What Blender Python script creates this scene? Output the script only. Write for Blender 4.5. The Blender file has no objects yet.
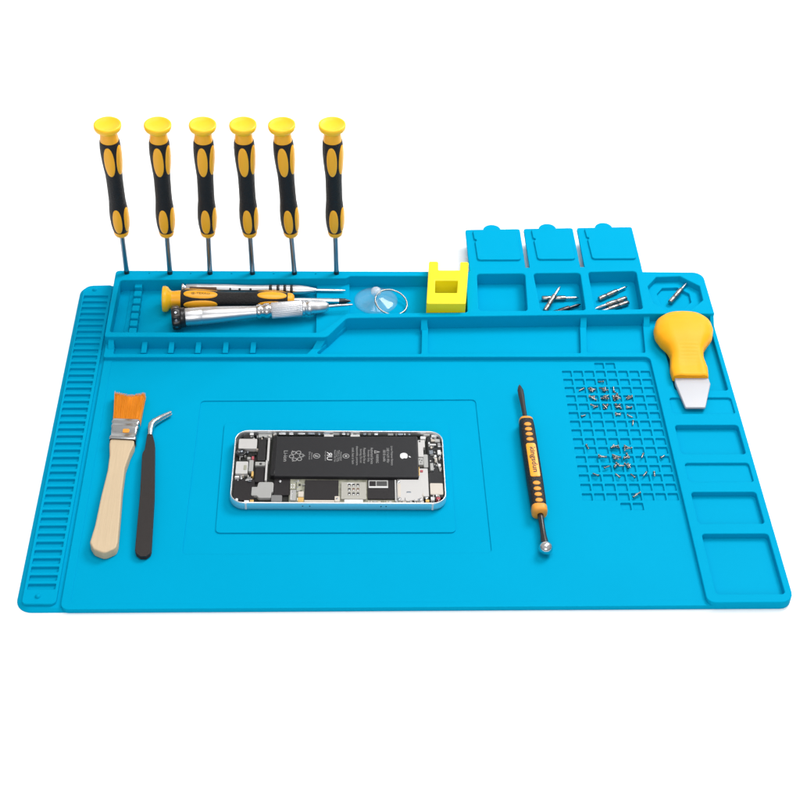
import bpy, bmesh, math, random
from mathutils import Vector, Matrix
from mathutils.geometry import delaunay_2d_cdt

random.seed(7)
S = 0.001                                   # everything below is written in millimetres
scene = bpy.context.scene
C = scene.collection

# ------------------------------------------------------------------ camera
cam_d = bpy.data.cameras.new("camera")
cam = bpy.data.objects.new("camera", cam_d)
C.objects.link(cam)
r_ = Vector((0.9991643, -0.0304039, 0.0273177))
u_ = Vector((0.0003118, 0.6739957, 0.7387352))
w_ = Vector((0.0408725, 0.7381093, -0.6734420))
M = Matrix.Identity(4)
for i in range(3):
    M[i][0], M[i][1], M[i][2] = r_[i], u_[i], -w_[i]
    M[i][3] = (192.095, -576.334, 696.833)[i] * S
cam.matrix_world = M
cam_d.sensor_width = 36.0
cam_d.lens = 1495.4 / 800 * 36.0
cam_d.clip_start = 0.01
cam_d.clip_end = 100
scene.camera = cam

# ------------------------------------------------------------------ studio light
world = bpy.data.worlds.new("World")
scene.world = world
world.use_nodes = True
wn = world.node_tree
bg = wn.nodes["Background"]
bg.inputs[1].default_value = 0.60
wtc = wn.nodes.new("ShaderNodeTexCoord")            # a white studio: bright ceiling, dimmer walls
wsep = wn.nodes.new("ShaderNodeSeparateXYZ")
wramp = wn.nodes.new("ShaderNodeValToRGB")
wramp.color_ramp.elements[0].position = 0.02
wramp.color_ramp.elements[0].color = (0.46, 0.46, 0.47, 1)
wramp.color_ramp.elements[1].position = 0.75
wramp.color_ramp.elements[1].color = (1.05, 1.05, 1.05, 1)
e = wramp.color_ramp.elements.new(0.28)
e.color = (0.56, 0.56, 0.57, 1)
e = wramp.color_ramp.elements.new(0.40)
e.color = (0.85, 0.85, 0.86, 1)
wn.links.new(wtc.outputs["Generated"], wsep.inputs[0])
wn.links.new(wsep.outputs["Z"], wramp.inputs[0])
wn.links.new(wramp.outputs[0], bg.inputs[0])


def area(name, loc, target, size, size_y, power, col=(1, 1, 1)):
    l = bpy.data.lights.new(name, 'AREA')
    l.shape = 'RECTANGLE'
    l.size = size
    l.size_y = size_y
    l.energy = power
    l.color = col
    o = bpy.data.objects.new(name, l)
    C.objects.link(o)
    o.location = loc
    d = Vector(target) - Vector(loc)
    o.rotation_euler = d.to_track_quat('-Z', 'Y').to_euler()
    return o


area("key_softbox", (0.95, 0.85, 1.05), (0.25, 0.15, 0), 0.55, 0.55, 17)
area("top_softbox", (0.35, 0.25, 1.6), (0.23, 0.12, 0), 0.9, 0.7, 11)
area("front_fill", (0.15, -1.25, 0.85), (0.22, 0.2, 0.03), 0.8, 0.5, 6.5)  # added fill lamp, brightens the faces turned towards the camera

scene.view_settings.view_transform = 'Standard'
scene.view_settings.look = 'None'
scene.view_settings.exposure = 0.0
scene.view_settings.gamma = 1.0
scene.cycles.max_bounces = 10
scene.cycles.transmission_bounces = 8


# ------------------------------------------------------------------ materials
def mat(name, col, rough=0.5, metal=0.0, bump=None, trans=0.0, coat=0.0, spec=0.5, var=0.0, sss=0.0, emi=None):
    m = bpy.data.materials.new(name)
    m.use_nodes = True
    nt = m.node_tree
    b = nt.nodes["Principled BSDF"]
    b.inputs["Base Color"].default_value = (*col, 1)
    b.inputs["Roughness"].default_value = rough
    b.inputs["Metallic"].default_value = metal
    b.inputs["Specular IOR Level"].default_value = spec
    b.inputs["Transmission Weight"].default_value = trans
    b.inputs["Coat Weight"].default_value = coat
    if sss:
        b.inputs["Subsurface Weight"].default_value = sss
        b.inputs["Subsurface Radius"].default_value = (1.0, 0.6, 0.2)
        b.inputs["Subsurface Scale"].default_value = 0.002
    tc = nt.nodes.new("ShaderNodeTexCoord")
    if var:
        n = nt.nodes.new("ShaderNodeTexNoise")
        n.inputs["Scale"].default_value = 18 if var < 0.2 else 300
        n.inputs["Detail"].default_value = 4
        nt.links.new(tc.outputs["Object"], n.inputs["Vector"])
        mr = nt.nodes.new("ShaderNodeMapRange")
        mr.inputs["From Min"].default_value = 0.3
        mr.inputs["From Max"].default_value = 0.7
        mr.inputs["To Min"].default_value = 1 - var
        mr.inputs["To Max"].default_value = 1 + var
        nt.links.new(n.outputs["Fac"], mr.inputs["Value"])
        mx = nt.nodes.new("ShaderNodeVectorMath")
        mx.operation = 'SCALE'
        mx.inputs[0].default_value = col
        nt.links.new(mr.outputs["Result"], mx.inputs["Scale"])
        nt.links.new(mx.outputs["Vector"], b.inputs["Base Color"])
    if bump:
        scale, strength, kind = bump
        if kind == 'noise':
            n = nt.nodes.new("ShaderNodeTexNoise")
            n.inputs["Scale"].default_value = scale
            n.inputs["Detail"].default_value = 5
            mp = nt.nodes.new("ShaderNodeMapping")
            nt.links.new(tc.outputs["Object"], mp.inputs["Vector"])
            nt.links.new(mp.outputs["Vector"], n.inputs["Vector"])
            out = n.outputs["Fac"]
        elif kind == 'grain':
            n = nt.nodes.new("ShaderNodeTexNoise")
            n.inputs["Scale"].default_value = scale
            n.inputs["Detail"].default_value = 6
            mp = nt.nodes.new("ShaderNodeMapping")
            mp.inputs["Scale"].default_value = (1, 0.06, 1)
            nt.links.new(tc.outputs["Object"], mp.inputs["Vector"])
            nt.links.new(mp.outputs["Vector"], n.inputs["Vector"])
            out = n.outputs["Fac"]
        else:
            n = nt.nodes.new("ShaderNodeTexVoronoi")
            n.inputs["Scale"].default_value = scale
            nt.links.new(tc.outputs["Object"], n.inputs["Vector"])
            out = n.outputs["Distance"]
        bp = nt.nodes.new("ShaderNodeBump")
        bp.inputs["Strength"].default_value = strength
        bp.inputs["Distance"].default_value = 0.0004
        nt.links.new(out, bp.inputs["Height"])
        nt.links.new(bp.outputs["Normal"], b.inputs["Normal"])
    return m


BLUE = mat("blue_silicone", (0.0, 0.293, 0.493), 0.55, var=0.015, bump=(900, 0.06, "noise"), spec=0.01)
PAPER = mat("white_paper", (0.95, 0.95, 0.95), 0.9, spec=0.1)
YEL = mat("yellow_plastic", (0.95, 0.43, 0.012), 0.34, spec=0.45, sss=0.15)
YCAP = mat("bright_yellow_plastic", (0.95, 0.53, 0.010), 0.36, spec=0.45, sss=0.2)
LEMON = mat("lemon_plastic", (0.82, 0.70, 0.004), 0.42, spec=0.4, bump=(1500, 0.1, 'noise'))
AMBER = mat("amber_plastic", (0.84, 0.36, 0.004), 0.5, spec=0.2, sss=0.15)
BLACK = mat("black_rubber", (0.012, 0.011, 0.012), 0.5, bump=(1100, 0.7, 'voronoi'), spec=0.25)
GLOSSBLK = mat("black_plastic", (0.011, 0.011, 0.012), 0.28)
MATTBLK = mat("black_coating", (0.026, 0.022, 0.021), 0.45, bump=(2500, 0.2, 'noise'), spec=0.2)
STEEL = mat("polished_steel", (0.62, 0.62, 0.63), 0.16, 1.0)
SATIN = mat("satin_aluminium", (0.70, 0.70, 0.72), 0.33, 1.0, bump=(3000, 0.1, 'noise'))
KNURL = mat("knurled_aluminium", (0.62, 0.62, 0.64), 0.42, 1.0, bump=(2600, 0.3, 'voronoi'))
DARKSTEEL = mat("dark_steel", (0.30, 0.33, 0.37), 0.3, 1.0)
BITSTEEL = mat("bit_steel", (0.34, 0.325, 0.31), 0.28, 1.0)
WOOD = mat("pale_wood", (0.52, 0.40, 0.26), 0.6, bump=(420, 0.9, 'grain'), var=0.05, spec=0.25)
BRISTLE = mat("orange_bristle", (0.74, 0.235, 0.004), 0.45, spec=0.3)
NICKEL = mat("nickel_ferrule", (0.50, 0.50, 0.50), 0.18, 1.0)
BLADE = mat("frosted_plastic", (0.37, 0.375, 0.405), 0.32, spec=0.4, sss=0.2)


def clear_mat(name, haze, gloss):
    """thin clear plastic: light passes straight through, with a glossy skin and a little milky haze"""
    m = bpy.data.materials.new(name)
    m.use_nodes = True
    nt = m.node_tree
    nt.nodes.clear()
    out = nt.nodes.new("ShaderNodeOutputMaterial")
    tr = nt.nodes.new("ShaderNodeBsdfTransparent")
    tr.inputs[0].default_value = (0.97, 0.985, 1.0, 1)
    gl = nt.nodes.new("ShaderNodeBsdfGlossy")
    gl.inputs["Roughness"].default_value = 0.08
    df = nt.nodes.new("ShaderNodeBsdfDiffuse")
    df.inputs[0].default_value = (0.85, 0.88, 0.92, 1)
    m1 = nt.nodes.new("ShaderNodeMixShader")
    m2 = nt.nodes.new("ShaderNodeMixShader")
    lw = nt.nodes.new("ShaderNodeLayerWeight")
    lw.inputs[0].default_value = 0.5
    pw_ = nt.nodes.new("ShaderNodeMath")
    pw_.operation = 'POWER'
    pw_.inputs[1].default_value = 4.0
    fr = nt.nodes.new("ShaderNodeMath")
    fr.operation = 'MULTIPLY_ADD'
    fr.inputs[1].default_value = gloss
    fr.inputs[2].default_value = 0.035
    nt.links.new(lw.outputs["Facing"], pw_.inputs[0])
    nt.links.new(pw_.outputs[0], fr.inputs[0])
    m1.inputs[0].default_value = haze
    nt.links.new(tr.outputs[0], m1.inputs[1])
    nt.links.new(df.outputs[0], m1.inputs[2])
    nt.links.new(fr.outputs[0], m2.inputs[0])
    nt.links.new(m1.outputs[0], m2.inputs[1])
    nt.links.new(gl.outputs[0], m2.inputs[2])
    nt.links.new(m2.outputs[0], out.inputs[0])
    return m


CLEAR = clear_mat("clear_plastic", 0.10, 0.35)
KNOB = clear_mat("cloudy_plastic", 0.38, 0.5)
HOLE = mat("hole_shadow", (0.002, 0.03, 0.06), 0.8)
ORANGE = mat("orange_plastic", (0.72, 0.29, 0.035), 0.45, spec=0.3)
BROWN = mat("brown_window", (0.14, 0.08, 0.05), 0.3)
SHELLM = mat("silver_frame", (0.80, 0.82, 0.83), 0.28, 0.85)
CELLBLK = mat("battery_wrap", (0.016, 0.016, 0.018), 0.45, spec=0.22, bump=(1200, 0.05, 'noise'))
PCBBLK = mat("black_shield", (0.014, 0.012, 0.013), 0.5, spec=0.22)
PCBDK = mat("dark_board", (0.014, 0.015, 0.013), 0.5, var=0.3, spec=0.2)
GREYM = mat("grey_shield", (0.34, 0.34, 0.33), 0.45, 0.3, var=0.05)
LIGHTM = mat("light_shield", (0.48, 0.47, 0.46), 0.42, 0.2, var=0.04)
BEIGEM = mat("beige_part", (0.50, 0.45, 0.39), 0.5)
GOLDM = mat("gold_contact", (0.70, 0.45, 0.15), 0.35, 0.6)
OLIVE = mat("olive_board", (0.26, 0.26, 0.20), 0.5, var=0.3)
WHITEM = mat("white_part", (0.60, 0.60, 0.60), 0.4)
PRINT = mat("grey_print", (0.27, 0.27, 0.27), 0.6)
RED = mat("red_part", (0.35, 0.05, 0.07), 0.5)
INK = mat("black_ink", (0.01, 0.01, 0.01), 0.5)
TAPE = mat("black_tape", (0.010, 0.010, 0.011), 0.3, spec=0.25, bump=(600, 0.3, 'noise'))


# ------------------------------------------------------------------ object helpers
def link(name, me, m, parent=None):
    o = bpy.data.objects.new(name, me)
    C.objects.link(o)
    if m:
        if len(me.materials) == 0:
            me.materials.append(m)
    if parent:
        o.parent = parent
    return o


def thing(name, label, cat, loc=(0, 0, 0), rot=(0, 0, 0), group=None):
    o = bpy.data.objects.new(name, None)
    o.empty_display_size = 0.01
    C.objects.link(o)
    o.location = Vector(loc) * S
    o.rotation_euler = rot
    tag(o, label, cat, group)
    return o


def tag(o, label, cat, group=None):
    o["label"] = label
    o["category"] = cat
    if group:
        o["group"] = group
    return o


def copy_tree(o, parent=None):
    kids = list(o.children)
    c = o.copy()
    C.objects.link(c)
    c.parent = parent
    for k in kids:
        copy_tree(k, c)
    return c


# ------------------------------------------------------------------ shape helpers (mm)
def rpoly(pts, r=1.0, seg=5):
    """polygon with filleted corners; a point may carry its own radius"""
    n = len(pts)
    out = []
    for i in range(n):
        p = Vector(pts[i][:2])
        a = Vector(pts[i - 1][:2])
        b = Vector(pts[(i + 1) % n][:2])
        rr = pts[i][2] if len(pts[i]) > 2 else r
        da, db = (a - p), (b - p)
        la, lb = da.length, db.length
        da.normalize()
        db.normalize()
        cosang = max(-1, min(1, da.dot(db)))
        ang = math.acos(cosang)
        if rr <= 0 or ang > math.pi - 0.02:
            out.append((p.x, p.y))
            continue
        t = min(rr / math.tan(ang / 2), la * 0.48, lb * 0.48)
        rr = t * math.tan(ang / 2)
        bis = (da + db).normalized()
        c = p + bis * (rr / math.sin(ang / 2))
        s = p + da * t
        e = p + db * t
        a0 = math.atan2(s.y - c.y, s.x - c.x)
        a1 = math.atan2(e.y - c.y, e.x - c.x)
        d = (a1 - a0 + math.pi) % (2 * math.pi) - math.pi
        k = max(2, seg if abs(d) > 0.7 else seg // 2)
        for j in range(k + 1):
            q = a0 + d * j / k
            out.append((c.x + rr * math.cos(q), c.y + rr * math.sin(q)))
    return out


def rrect(x0, y0, x1, y1, r=1.0, seg=5):
    return rpoly([(x0, y0), (x1, y0), (x1, y1), (x0, y1)], r, seg)


def circ(x, y, r, n=20):
    return [(x + r * math.cos(2 * math.pi * i / n), y + r * math.sin(2 * math.pi * i / n)) for i in range(n)]


def sarea(p):
    return sum(p[i - 1][0] * p[i][1] - p[i][0] * p[i - 1][1] for i in range(len(p))) / 2


def offs(pts, d):
    """move every vertex to the left of the walking direction by d"""
    n = len(pts)
    out = []
    for i in range(n):
        p, a, b = Vector(pts[i]), Vector(pts[i - 1]), Vector(pts[(i + 1) % n])
        e0, e1 = (p - a), (b - p)
        if e0.length < 1e-9 or e1.length < 1e-9:
            out.append(tuple(p))
            continue
        n0 = Vector((-e0.y, e0.x)).normalized()
        n1 = Vector((-e1.y, e1.x)).normalized()
        m = n0 + n1
        if m.length < 1e-6:
            m = n0
        m.normalize()
        k = max(0.5, m.dot(n0))
        q = p + m * (d / k)
        out.append((q.x, q.y))
    return out


class MB:
    def __init__(self):
        self.v, self.f, self.s = [], [], []

    def add(self, vs, fs, smooth=True):
        o = len(self.v)
        self.v += [tuple(p) for p in vs]
        self.f += [tuple(i + o for i in f) for f in fs]
        self.s += [smooth] * len(fs)

    def plate(self, contours, z1, z0, bev=0.4, bseg=3, bottom=False, fn=None, prof=None):
        """plate with holes: contours[0] is the outline, the rest holes; a contour may be (pts, bevel).
        prof: list of (inset, z) from the bottom to the top used instead of the plain bevelled wall"""
        tops, bots = [], []
        for k, c in enumerate(contours):
            b = bev
            if isinstance(c, tuple):
                c, b = c
            ccw = sarea(c) > 0
            if (k == 0) != ccw:
                c = c[::-1]
            if prof:
                rings = [(ins, z) for ins, z in prof]
            else:
                rings = [(0, z0)]
                if b > 0:
                    for j in range(bseg + 1):
                        a = math.pi / 2 * j / bseg
                        rings.append((b * (1 - math.cos(a)), z1 - b + b * math.sin(a)))
                else:
                    rings.append((0, z1))
            vs = []
            ringpts = []
            for ins, z in rings:
                rp = offs(c, ins) if ins else c
                ringpts.append((rp, z))
                vs += [(x, y, z) for x, y in rp]
            n = len(c)
            fs = []
            for j in range(len(rings) - 1):
                for i in range(n):
                    i2 = (i + 1) % n
                    fs.append((j * n + i, j * n + i2, (j + 1) * n + i2, (j + 1) * n + i))
            if fn:
                vs = [fn(*p) for p in vs]
            self.add(vs, fs, True)
            tops.append(ringpts[-1])
            bots.append(ringpts[0])
        for flag, rings, up in ((True, tops, True), (bottom, bots, False)):
            if not flag:
                continue
            pv, pe = [], []
            for rp, z in rings:
                o = len(pv)
                n = len(rp)
                pv += [Vector(p) for p in rp]
                pe += [(o + i, o + (i + 1) % n) for i in range(n)]
            z = rings[0][1]
            res = delaunay_2d_cdt(pv, pe, [list(range(len(rings[0][0])))], 2, 1e-5)
            vs = [(p.x, p.y, z) for p in res[0]]
            if fn:
                vs = [fn(*p) for p in vs]
            fs = [tuple(f) if up else tuple(f)[::-1] for f in res[2]]
            self.add(vs, fs, fn is not None)
        return self

    def lathe(self, prof, n=32, axis='Z', caps=True, org=(0, 0, 0), rib=0, ribamp=0, ribrange=None, sq=1.0, pw=2.0):
        """prof: list of (r, t) along the axis"""
        vs = []
        for r, t in prof:
            for i in range(n):
                a = 2 * math.pi * i / n
                rr = r
                if rib and (ribrange is None or ribrange[0] <= t <= ribrange[1]):
                    rr = r + ribamp * math.cos(rib * a)
                x, y = rr * math.copysign(abs(math.cos(a)) ** (2 / pw), math.cos(a)), rr * math.copysign(abs(math.sin(a)) ** (2 / pw), math.sin(a)) * sq
                p = {'Z': (x, y, t), 'X': (t, x, y), 'Y': (y, t, x)}[axis]
                vs.append((p[0] + org[0], p[1] + org[1], p[2] + org[2]))
        fs = []
        for j in range(len(prof) - 1):
            for i in range(n):
                i2 = (i + 1) % n
                fs.append((j * n + i, j * n + i2, (j + 1) * n + i2, (j + 1) * n + i))
        self.add(vs, fs, True)
        if caps:
            k = len(prof) - 1
            self.add([vs[i] for i in range(n)], [tuple(range(n))[::-1]], False)
            self.add([vs[k * n + i] for i in range(n)], [tuple(range(n))], False)
        return self

    def tube(self, pts, rad, n=10, sx=1.0, closed=False):
        """swept round bar through 3-D points, rad a number or a list"""
        P = [Vector(p) for p in pts]
        m = len(P)
        vs = []
        ref = None
        for i, p in enumerate(P):
            a = P[i - 1] if (i > 0 or closed) else p
            b = P[(i + 1) % m] if (i < m - 1 or closed) else p
            t = (b - a).normalized()
            if ref is None:
                ref = Vector((0, 0, 1)) if abs(t.z) < 0.9 else Vector((1, 0, 0))
            x = t.cross(ref).normalized()
            y = x.cross(t).normalized()
            ref = y
            rr = rad[i] if isinstance(rad, (list, tuple)) else rad
            for k in range(n):
                q = 2 * math.pi * k / n
                vs.append(p + x * (rr * sx * math.cos(q)) + y * (rr * math.sin(q)))
        fs = []
        for i in range(m if closed else m - 1):
            i2 = (i + 1) % m
            for k in range(n):
                k2 = (k + 1) % n
                fs.append((i * n + k, i * n + k2, i2 * n + k2, i2 * n + k))
        self.add(vs, fs, True)
        if not closed:
            self.add(vs[:n], [tuple(range(n))[::-1]], False)
            self.add(vs[-n:], [tuple(range(n))], False)
        return self

    def xf(self, mtx):
        self.v = [tuple(mtx @ Vector(p)) for p in self.v]
        return self

    def build(self, name, m, parent=None, fix=True):
        me = bpy.data.meshes.new(name)
        me.from_pydata([(x * S, y * S, z * S) for x, y, z in self.v], [], self.f)
        me.polygons.foreach_set("use_smooth", self.s)
        me.update()
        if fix:
            bm = bmesh.new()
            bm.from_mesh(me)
            # weld only the walls into islands and make every island face outwards
            bmesh.ops.dissolve_degenerate(bm, dist=1e-8, edges=bm.edges)
            bm.to_mesh(me)
            bm.free()
        return link(name, me, m, parent)


def box(x0, y0, x1, y1, z0, z1, r=0.3, bev=0.15, bottom=True):
    return MB().plate([rrect(min(x0, x1), min(y0, y1), max(x0, x1), max(y0, y1), r, 3)], z1, z0, bev, 2, bottom)


def prism(pts, z0, z1, bev=0.2, bottom=True):
    return MB().plate([pts], z1, z0, bev, 2, bottom)


def pillow(pts, z0, z1, r, seg=5, fn=None, rb=None):
    """solid with a rounded edge above and below"""
    rb = r if rb is None else rb
    prof = []
    for j in range(seg + 1):
        a = math.pi / 2 * (1 - j / seg)
        prof.append((rb * (1 - math.cos(a)), z0 + rb - rb * math.sin(a)))
    for j in range(seg + 1):
        a = math.pi / 2 * j / seg
        prof.append((r * (1 - math.cos(a)), z1 - r + r * math.sin(a)))
    return MB().plate([pts], z1, z0, prof=prof, bottom=True, fn=fn)


def text_mesh(s, size_len=None, height=None, bold=0.0):
    """lettering as a flat mesh along +x, centred on the origin (mm)"""
    cu = bpy.data.curves.new("lettering", 'FONT')
    cu.body = s
    cu.align_x = 'CENTER'
    cu.align_y = 'CENTER'
    cu.resolution_u = 2
    cu.offset = bold
    o = bpy.data.objects.new("lettering", cu)
    C.objects.link(o)
    dg = bpy.context.evaluated_depsgraph_get()
    me = bpy.data.meshes.new_from_object(o.evaluated_get(dg))
    bpy.data.objects.remove(o)
    xs = [v.co.x for v in me.vertices]
    ys = [v.co.y for v in me.vertices]
    w, h = max(xs) - min(xs), max(ys) - min(ys)
    cx, cy = (max(xs) + min(xs)) / 2, (max(ys) + min(ys)) / 2
    sx = size_len / w if size_len else None
    sy = height / h if height else sx
    if sx is None:
        sx = sy
    vs = [((v.co.x - cx) * sx, (v.co.y - cy) * sy, 0) for v in me.vertices]
    fs = [tuple(p.vertices) for p in me.polygons]
    bpy.data.meshes.remove(me)
    mb = MB()
    mb.add(vs, fs, False)
    return mb


# ------------------------------------------------------------------ white studio sweep
def build_backdrop():
    prof = [(-1.8, 0.0), (1.15, 0.0)]
    for j in range(1, 13):
        a = math.pi / 2 * j / 12
        prof.append((1.15 + 0.6 * math.sin(a), 0.6 - 0.6 * math.cos(a)))
    prof.append((1.75, 1.7))
    mb = MB()
    vs = []
    for x in (-2200, 2700):
        vs += [(x, y * 1000, z * 1000) for y, z in prof]
    n = len(prof)
    mb.add(vs, [(i, n + i, n + i + 1, i + 1) for i in range(n - 1)], True)
    o = mb.build("backdrop", PAPER)
    o["kind"] = "structure"


build_backdrop()

# ------------------------------------------------------------------ the blue silicone mat
mat_root = thing("repair_mat", "bright blue silicone repair mat with moulded trays, open lids and screw grid on white backdrop", "work mat")
ZB, ZW, ZR, ZT = 1.6, 3.4, 6.2, 13.2

base = MB().plate([rpoly([(0, 0, 10), (466.6, 0, 8), (466.6, 316, 8), (0, 313.5, 10)], 8, 8)], ZB, 0, prof=[(0, 0), (0, .35), (.25, .6), (2.6, ZB)], bottom=True).build("base", BLUE, mat_root)

# slotted strip on the left
cont = [rpoly([(3.6, 4.2, 3), (23.9, 4.0, 3), (24.0, 311.0, 3), (2.7, 310.2, 7)], 3)]
for i in range(42):
    t = i / 41
    x0, x1 = 3.9 + 1.4 * t, 21.7 + 0.3 * t
    y1 = 298.6 - 6.8 * i
    cont.append(rpoly([(x0, y1 - 4.4), (x1, y1 - 4.4), (x1, y1), (x0, y1)], 0.5, 3))
strip = MB().plate(cont, 3.4, ZB - 0.3, 0.3, 2).build("slotted_strip", BLUE, mat_root)
for x, y in ((12.6, 9.8), (11.0, 305.0)):
    MB().lathe([(1.7, 0), (1.6, 0.7), (1.1, 1.3), (0.4, 1.6)], 16, org=(x, y, 3.1)).build("stud", BLUE, strip)

# working area: rim sheet, inner surface with the device platform and the screw grid
rim = MB().plate([rpoly([(27, 228.3, 1), (27, -0.3, 5), (418.4, -0.25, .5), (418.4, 228.3, 1)], 1),
                  rpoly([(32.4, 225.2, 2.5), (32.4, 4, 2.5), (413.6, 4, 1), (413.6, 225.2, 1)], 1)], ZW, 0, 0.3).build("work_rim", BLUE, mat_root)
GX0, GX1, GY0, GY1 = 346.4, 413.2, 77.6, 224.6
frame_out = rpoly([(97.6, 183.4, 3), (95.6, 43.2, 3), (287, 43.2, 3), (286.4, 184.6, 3)], 3)
grid_out = [(GX0, GY0), (GX1, GY0), (GX1, GY1), (GX0, GY1)]
work = MB().plate([([(31.5, 226.2), (31.5, 3), (414.5, 3), (414.5, 226.2)], 0), frame_out, (grid_out, 0)], 3.0, ZB - 0.3, 0.25).build("work_surface", BLUE, mat_root)
MB().plate([(offs(frame_out if sarea(frame_out) > 0 else frame_out[::-1], -1.5), 0)], 2.25, ZB - 0.3, 0).build("frame_recess", BLUE, work)
MB().plate([rpoly([(115, 161, 3), (115, 61, 3), (265.6, 60.6, 3), (266.4, 161, 3)], 3)], 3.1, 2.0, 0.2).build("device_platform", BLUE, mat_root)
cells = []
for k in range(-1, 16):
    for c in range(8):
        if k in (-1, 15) and c not in (3, 4):
            continue
        x1 = 356.0 + 8.0 * c + 0.03 * (7 - k) * (1 if c else 1)
        y1 = 214.8 - 8.6 * k
        cells.append(rrect(x1 - 6.5, y1 - 6.5, x1, y1, 0.6, 3))
grid = MB().plate([(grid_out, 0)] + cells, 3.0, ZB - 0.3, 0.25, 2).build("screw_grid", BLUE, mat_root)

# lower raised frame: pen channel at the back, shallow trays down the right
PK = [(426, 190.6, 463.4, 266.0, 1.9), (420.6, 166.6, 463.6, 183.2, 4.5), (419.8, 127.2, 463, 155.4, 2.0),
      (420.2, 101.2, 462.9, 118.9, 4.3), (419.8, 64.2, 462.2, 92.2, 2.2), (420.2, 6.2, 462.4, 55.6, 2.0)]
rc = [rpoly([(26.8, 241.2), (26.8, 225.4, 1.5), (413.7, 226.3, 4), (413.7, -0.3, 5), (466.7, -0.3, 8), (466.7, 268.2),
             (419.5, 268), (198.6, 263.6), (184, 241.2)], 1)]
rc.append(rpoly([(33.4, 229.2), (169.5, 229.2), (176.5, 240.4, 0.5), (33.4, 240.4, 0.5)], 1.2))
rc.append(rpoly([(175.6, 229.4), (250.6, 229.4), (252.4, 262.9, 0.5), (199.4, 262.3, 0.5), (183.6, 240.3, 0.5)], 1.2))
rc.append(rpoly([(255.4, 229.6), (364.6, 230.4), (368.2, 266.4, 0.5), (257, 263.2, 0.5)], 1.2))
rc.append(rpoly([(369.4, 230.6), (411.2, 231), (414.6, 267.2, 0.5), (373, 266.6, 0.5)], 1.2))
for a in PK:
    rc.append(rrect(a[0], a[1], a[2], a[3], 2.2, 5))
frame = MB().plate(rc, ZR, 0, 0.55, 3).build("tray_frame", BLUE, mat_root)
for a in PK:
    MB().plate([(rrect(a[0] - .8, a[1] - .8, a[2] + .8, a[3] + .8, 2.5), 0)], a[4], ZB - 0.3, 0).build("compartment", BLUE, frame)
MB().plate([([(32.5, 228.5), (412.5, 228.5), (415.4, 268), (199, 263), (183, 240.8), (32.5, 240.8)], 0)], 2.3, ZB - 0.3, 0).build("channel_floor", BLUE, frame)

# tall tool tray at the back
def lid_back(x):
    return 369.2 + (x - 290.5) * 0.0375

octo = [(430.7, 310.3), (448.9, 311.2), (461.6, 299.4), (461.2, 282.8), (450.4, 271.0), (432.6, 270.2), (423.4, 278.6), (422.4, 299)]
octi = [(441.8 + (x - 441.8) * 0.62, 291.6 + (y - 291.0) * 0.62) for x, y in octo]
tray_out = rpoly([(26.4, 316.2, 3), (26.6, 239.5, 2), (183.4, 239.2, 5), (197.6, 260.7, 5), (250, 262.0), (419.5, 266.3, 1),
                  (466.8, 266.6, 1), (466.8, 316.3, 8), (421.4, 316.6, 0.5), (421.4, 323.6, 0), (290.3, 320.6, 0), (290.3, 316.2, .8)], 2)
pocket = rpoly([(30.6, 304.4, 2.5), (29.8, 244.6, 2), (178.6, 244.4, 4), (198.0, 266, 2), (285.6, 267.6, 2.5), (287.2, 310.8, 2.5), (200.6, 310.2, 2), (197.2, 307.4, 2)], 2)
slots = [rpoly([(294.0, 269.4), (329.6, 269.6), (331.8, 314.0), (295.6, 313.4)], 2.6),
         rpoly([(339.4, 269.8), (372.4, 270.6), (373.6, 314.9), (338.2, 314.3)], 2.6),
         rpoly([(379.4, 270.9), (414.8, 271.9), (416.4, 317.4), (379.8, 316.1)], 2.6)]
DRV = [((34.80, 313.2), (34.43, 308.8)), ((66.73, 312.8), (68.47, 309.2)), ((96.32, 312.9), (99.02, 309.6)),
       ((127.85, 312.9), (126.46, 310.0)), ((159.08, 313.0), (152.89, 310.3)), ((190.38, 313.4), (187.47, 310.8))]
pin = [circ(b[0], b[1] - 0.2, 1.9, 16) for b, t in DRV] + [circ(x, 312.8, 1.0, 3) for x in (51.4, 82.0, 112.3, 143.6, 174.8)]
tray = MB().plate([(tray_out, 0.7), pocket, *slots, octo] + [(p, 0.2) for p in pin], ZT, ZB - 0.5, 0.7, 3).build("tool_tray", BLUE, mat_root)
MB().plate([(rpoly([(28, 306), (28, 242), (181, 242), (198, 263.6), (289, 265), (289, 312.5), (198, 312)], 1), 0)], 3.0, ZB - 0.3, 0).build("tray_floor", BLUE, tray)
MB().plate([rpoly([(175.6, 309, .6), (175.6, 243, .6), (180, 243, .6), (199.6, 265, .6), (200.2, 312, .6)], .6)], 6.6, 2.5, 0.5).build("tool_rest", BLUE, tray)
for s_ in slots:
    MB().plate([(offs(s_ if sarea(s_) > 0 else s_[::-1], -0.8), 0)], 3.0, ZB - 0.3, 0).build("compartment", BLUE, tray)
MB().plate([([(420, 268), (465, 268), (465, 314), (420, 314)], 0), octi], 8.0, ZB, 0.5).build("octagon_ledge", BLUE, tray)
MB().plate([([(424, 274), (460, 274), (460, 309), (424, 309)], 0)], 5.6, ZB, 0).build("octagon_floor", BLUE, tray)
# bit rack: a column of small blocks
for i in range(7):
    yy = 303.5 - i * 8.55
    h = 8.4 if i else 9.6
    x0 = 41.3 + 0.12 * i
    MB().plate([rrect(x0, yy - 3.1, x0 + 5.6, yy + 3.1, 0.9, 3)], h, 2.5, 0.6).build("rack_block", BLUE, tray)
MB().plate([rrect(42.6, 249, 46.2, 303, 0.5, 3)], 5.8, 2.5, 0.4).build("rack_spine", BLUE, tray)
MB().plate([rrect(37.6, 245, 40.8, 304, 0.5, 3)], 3.6, 2.5, 0.3).build("rack_spine", BLUE, tray)


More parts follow.
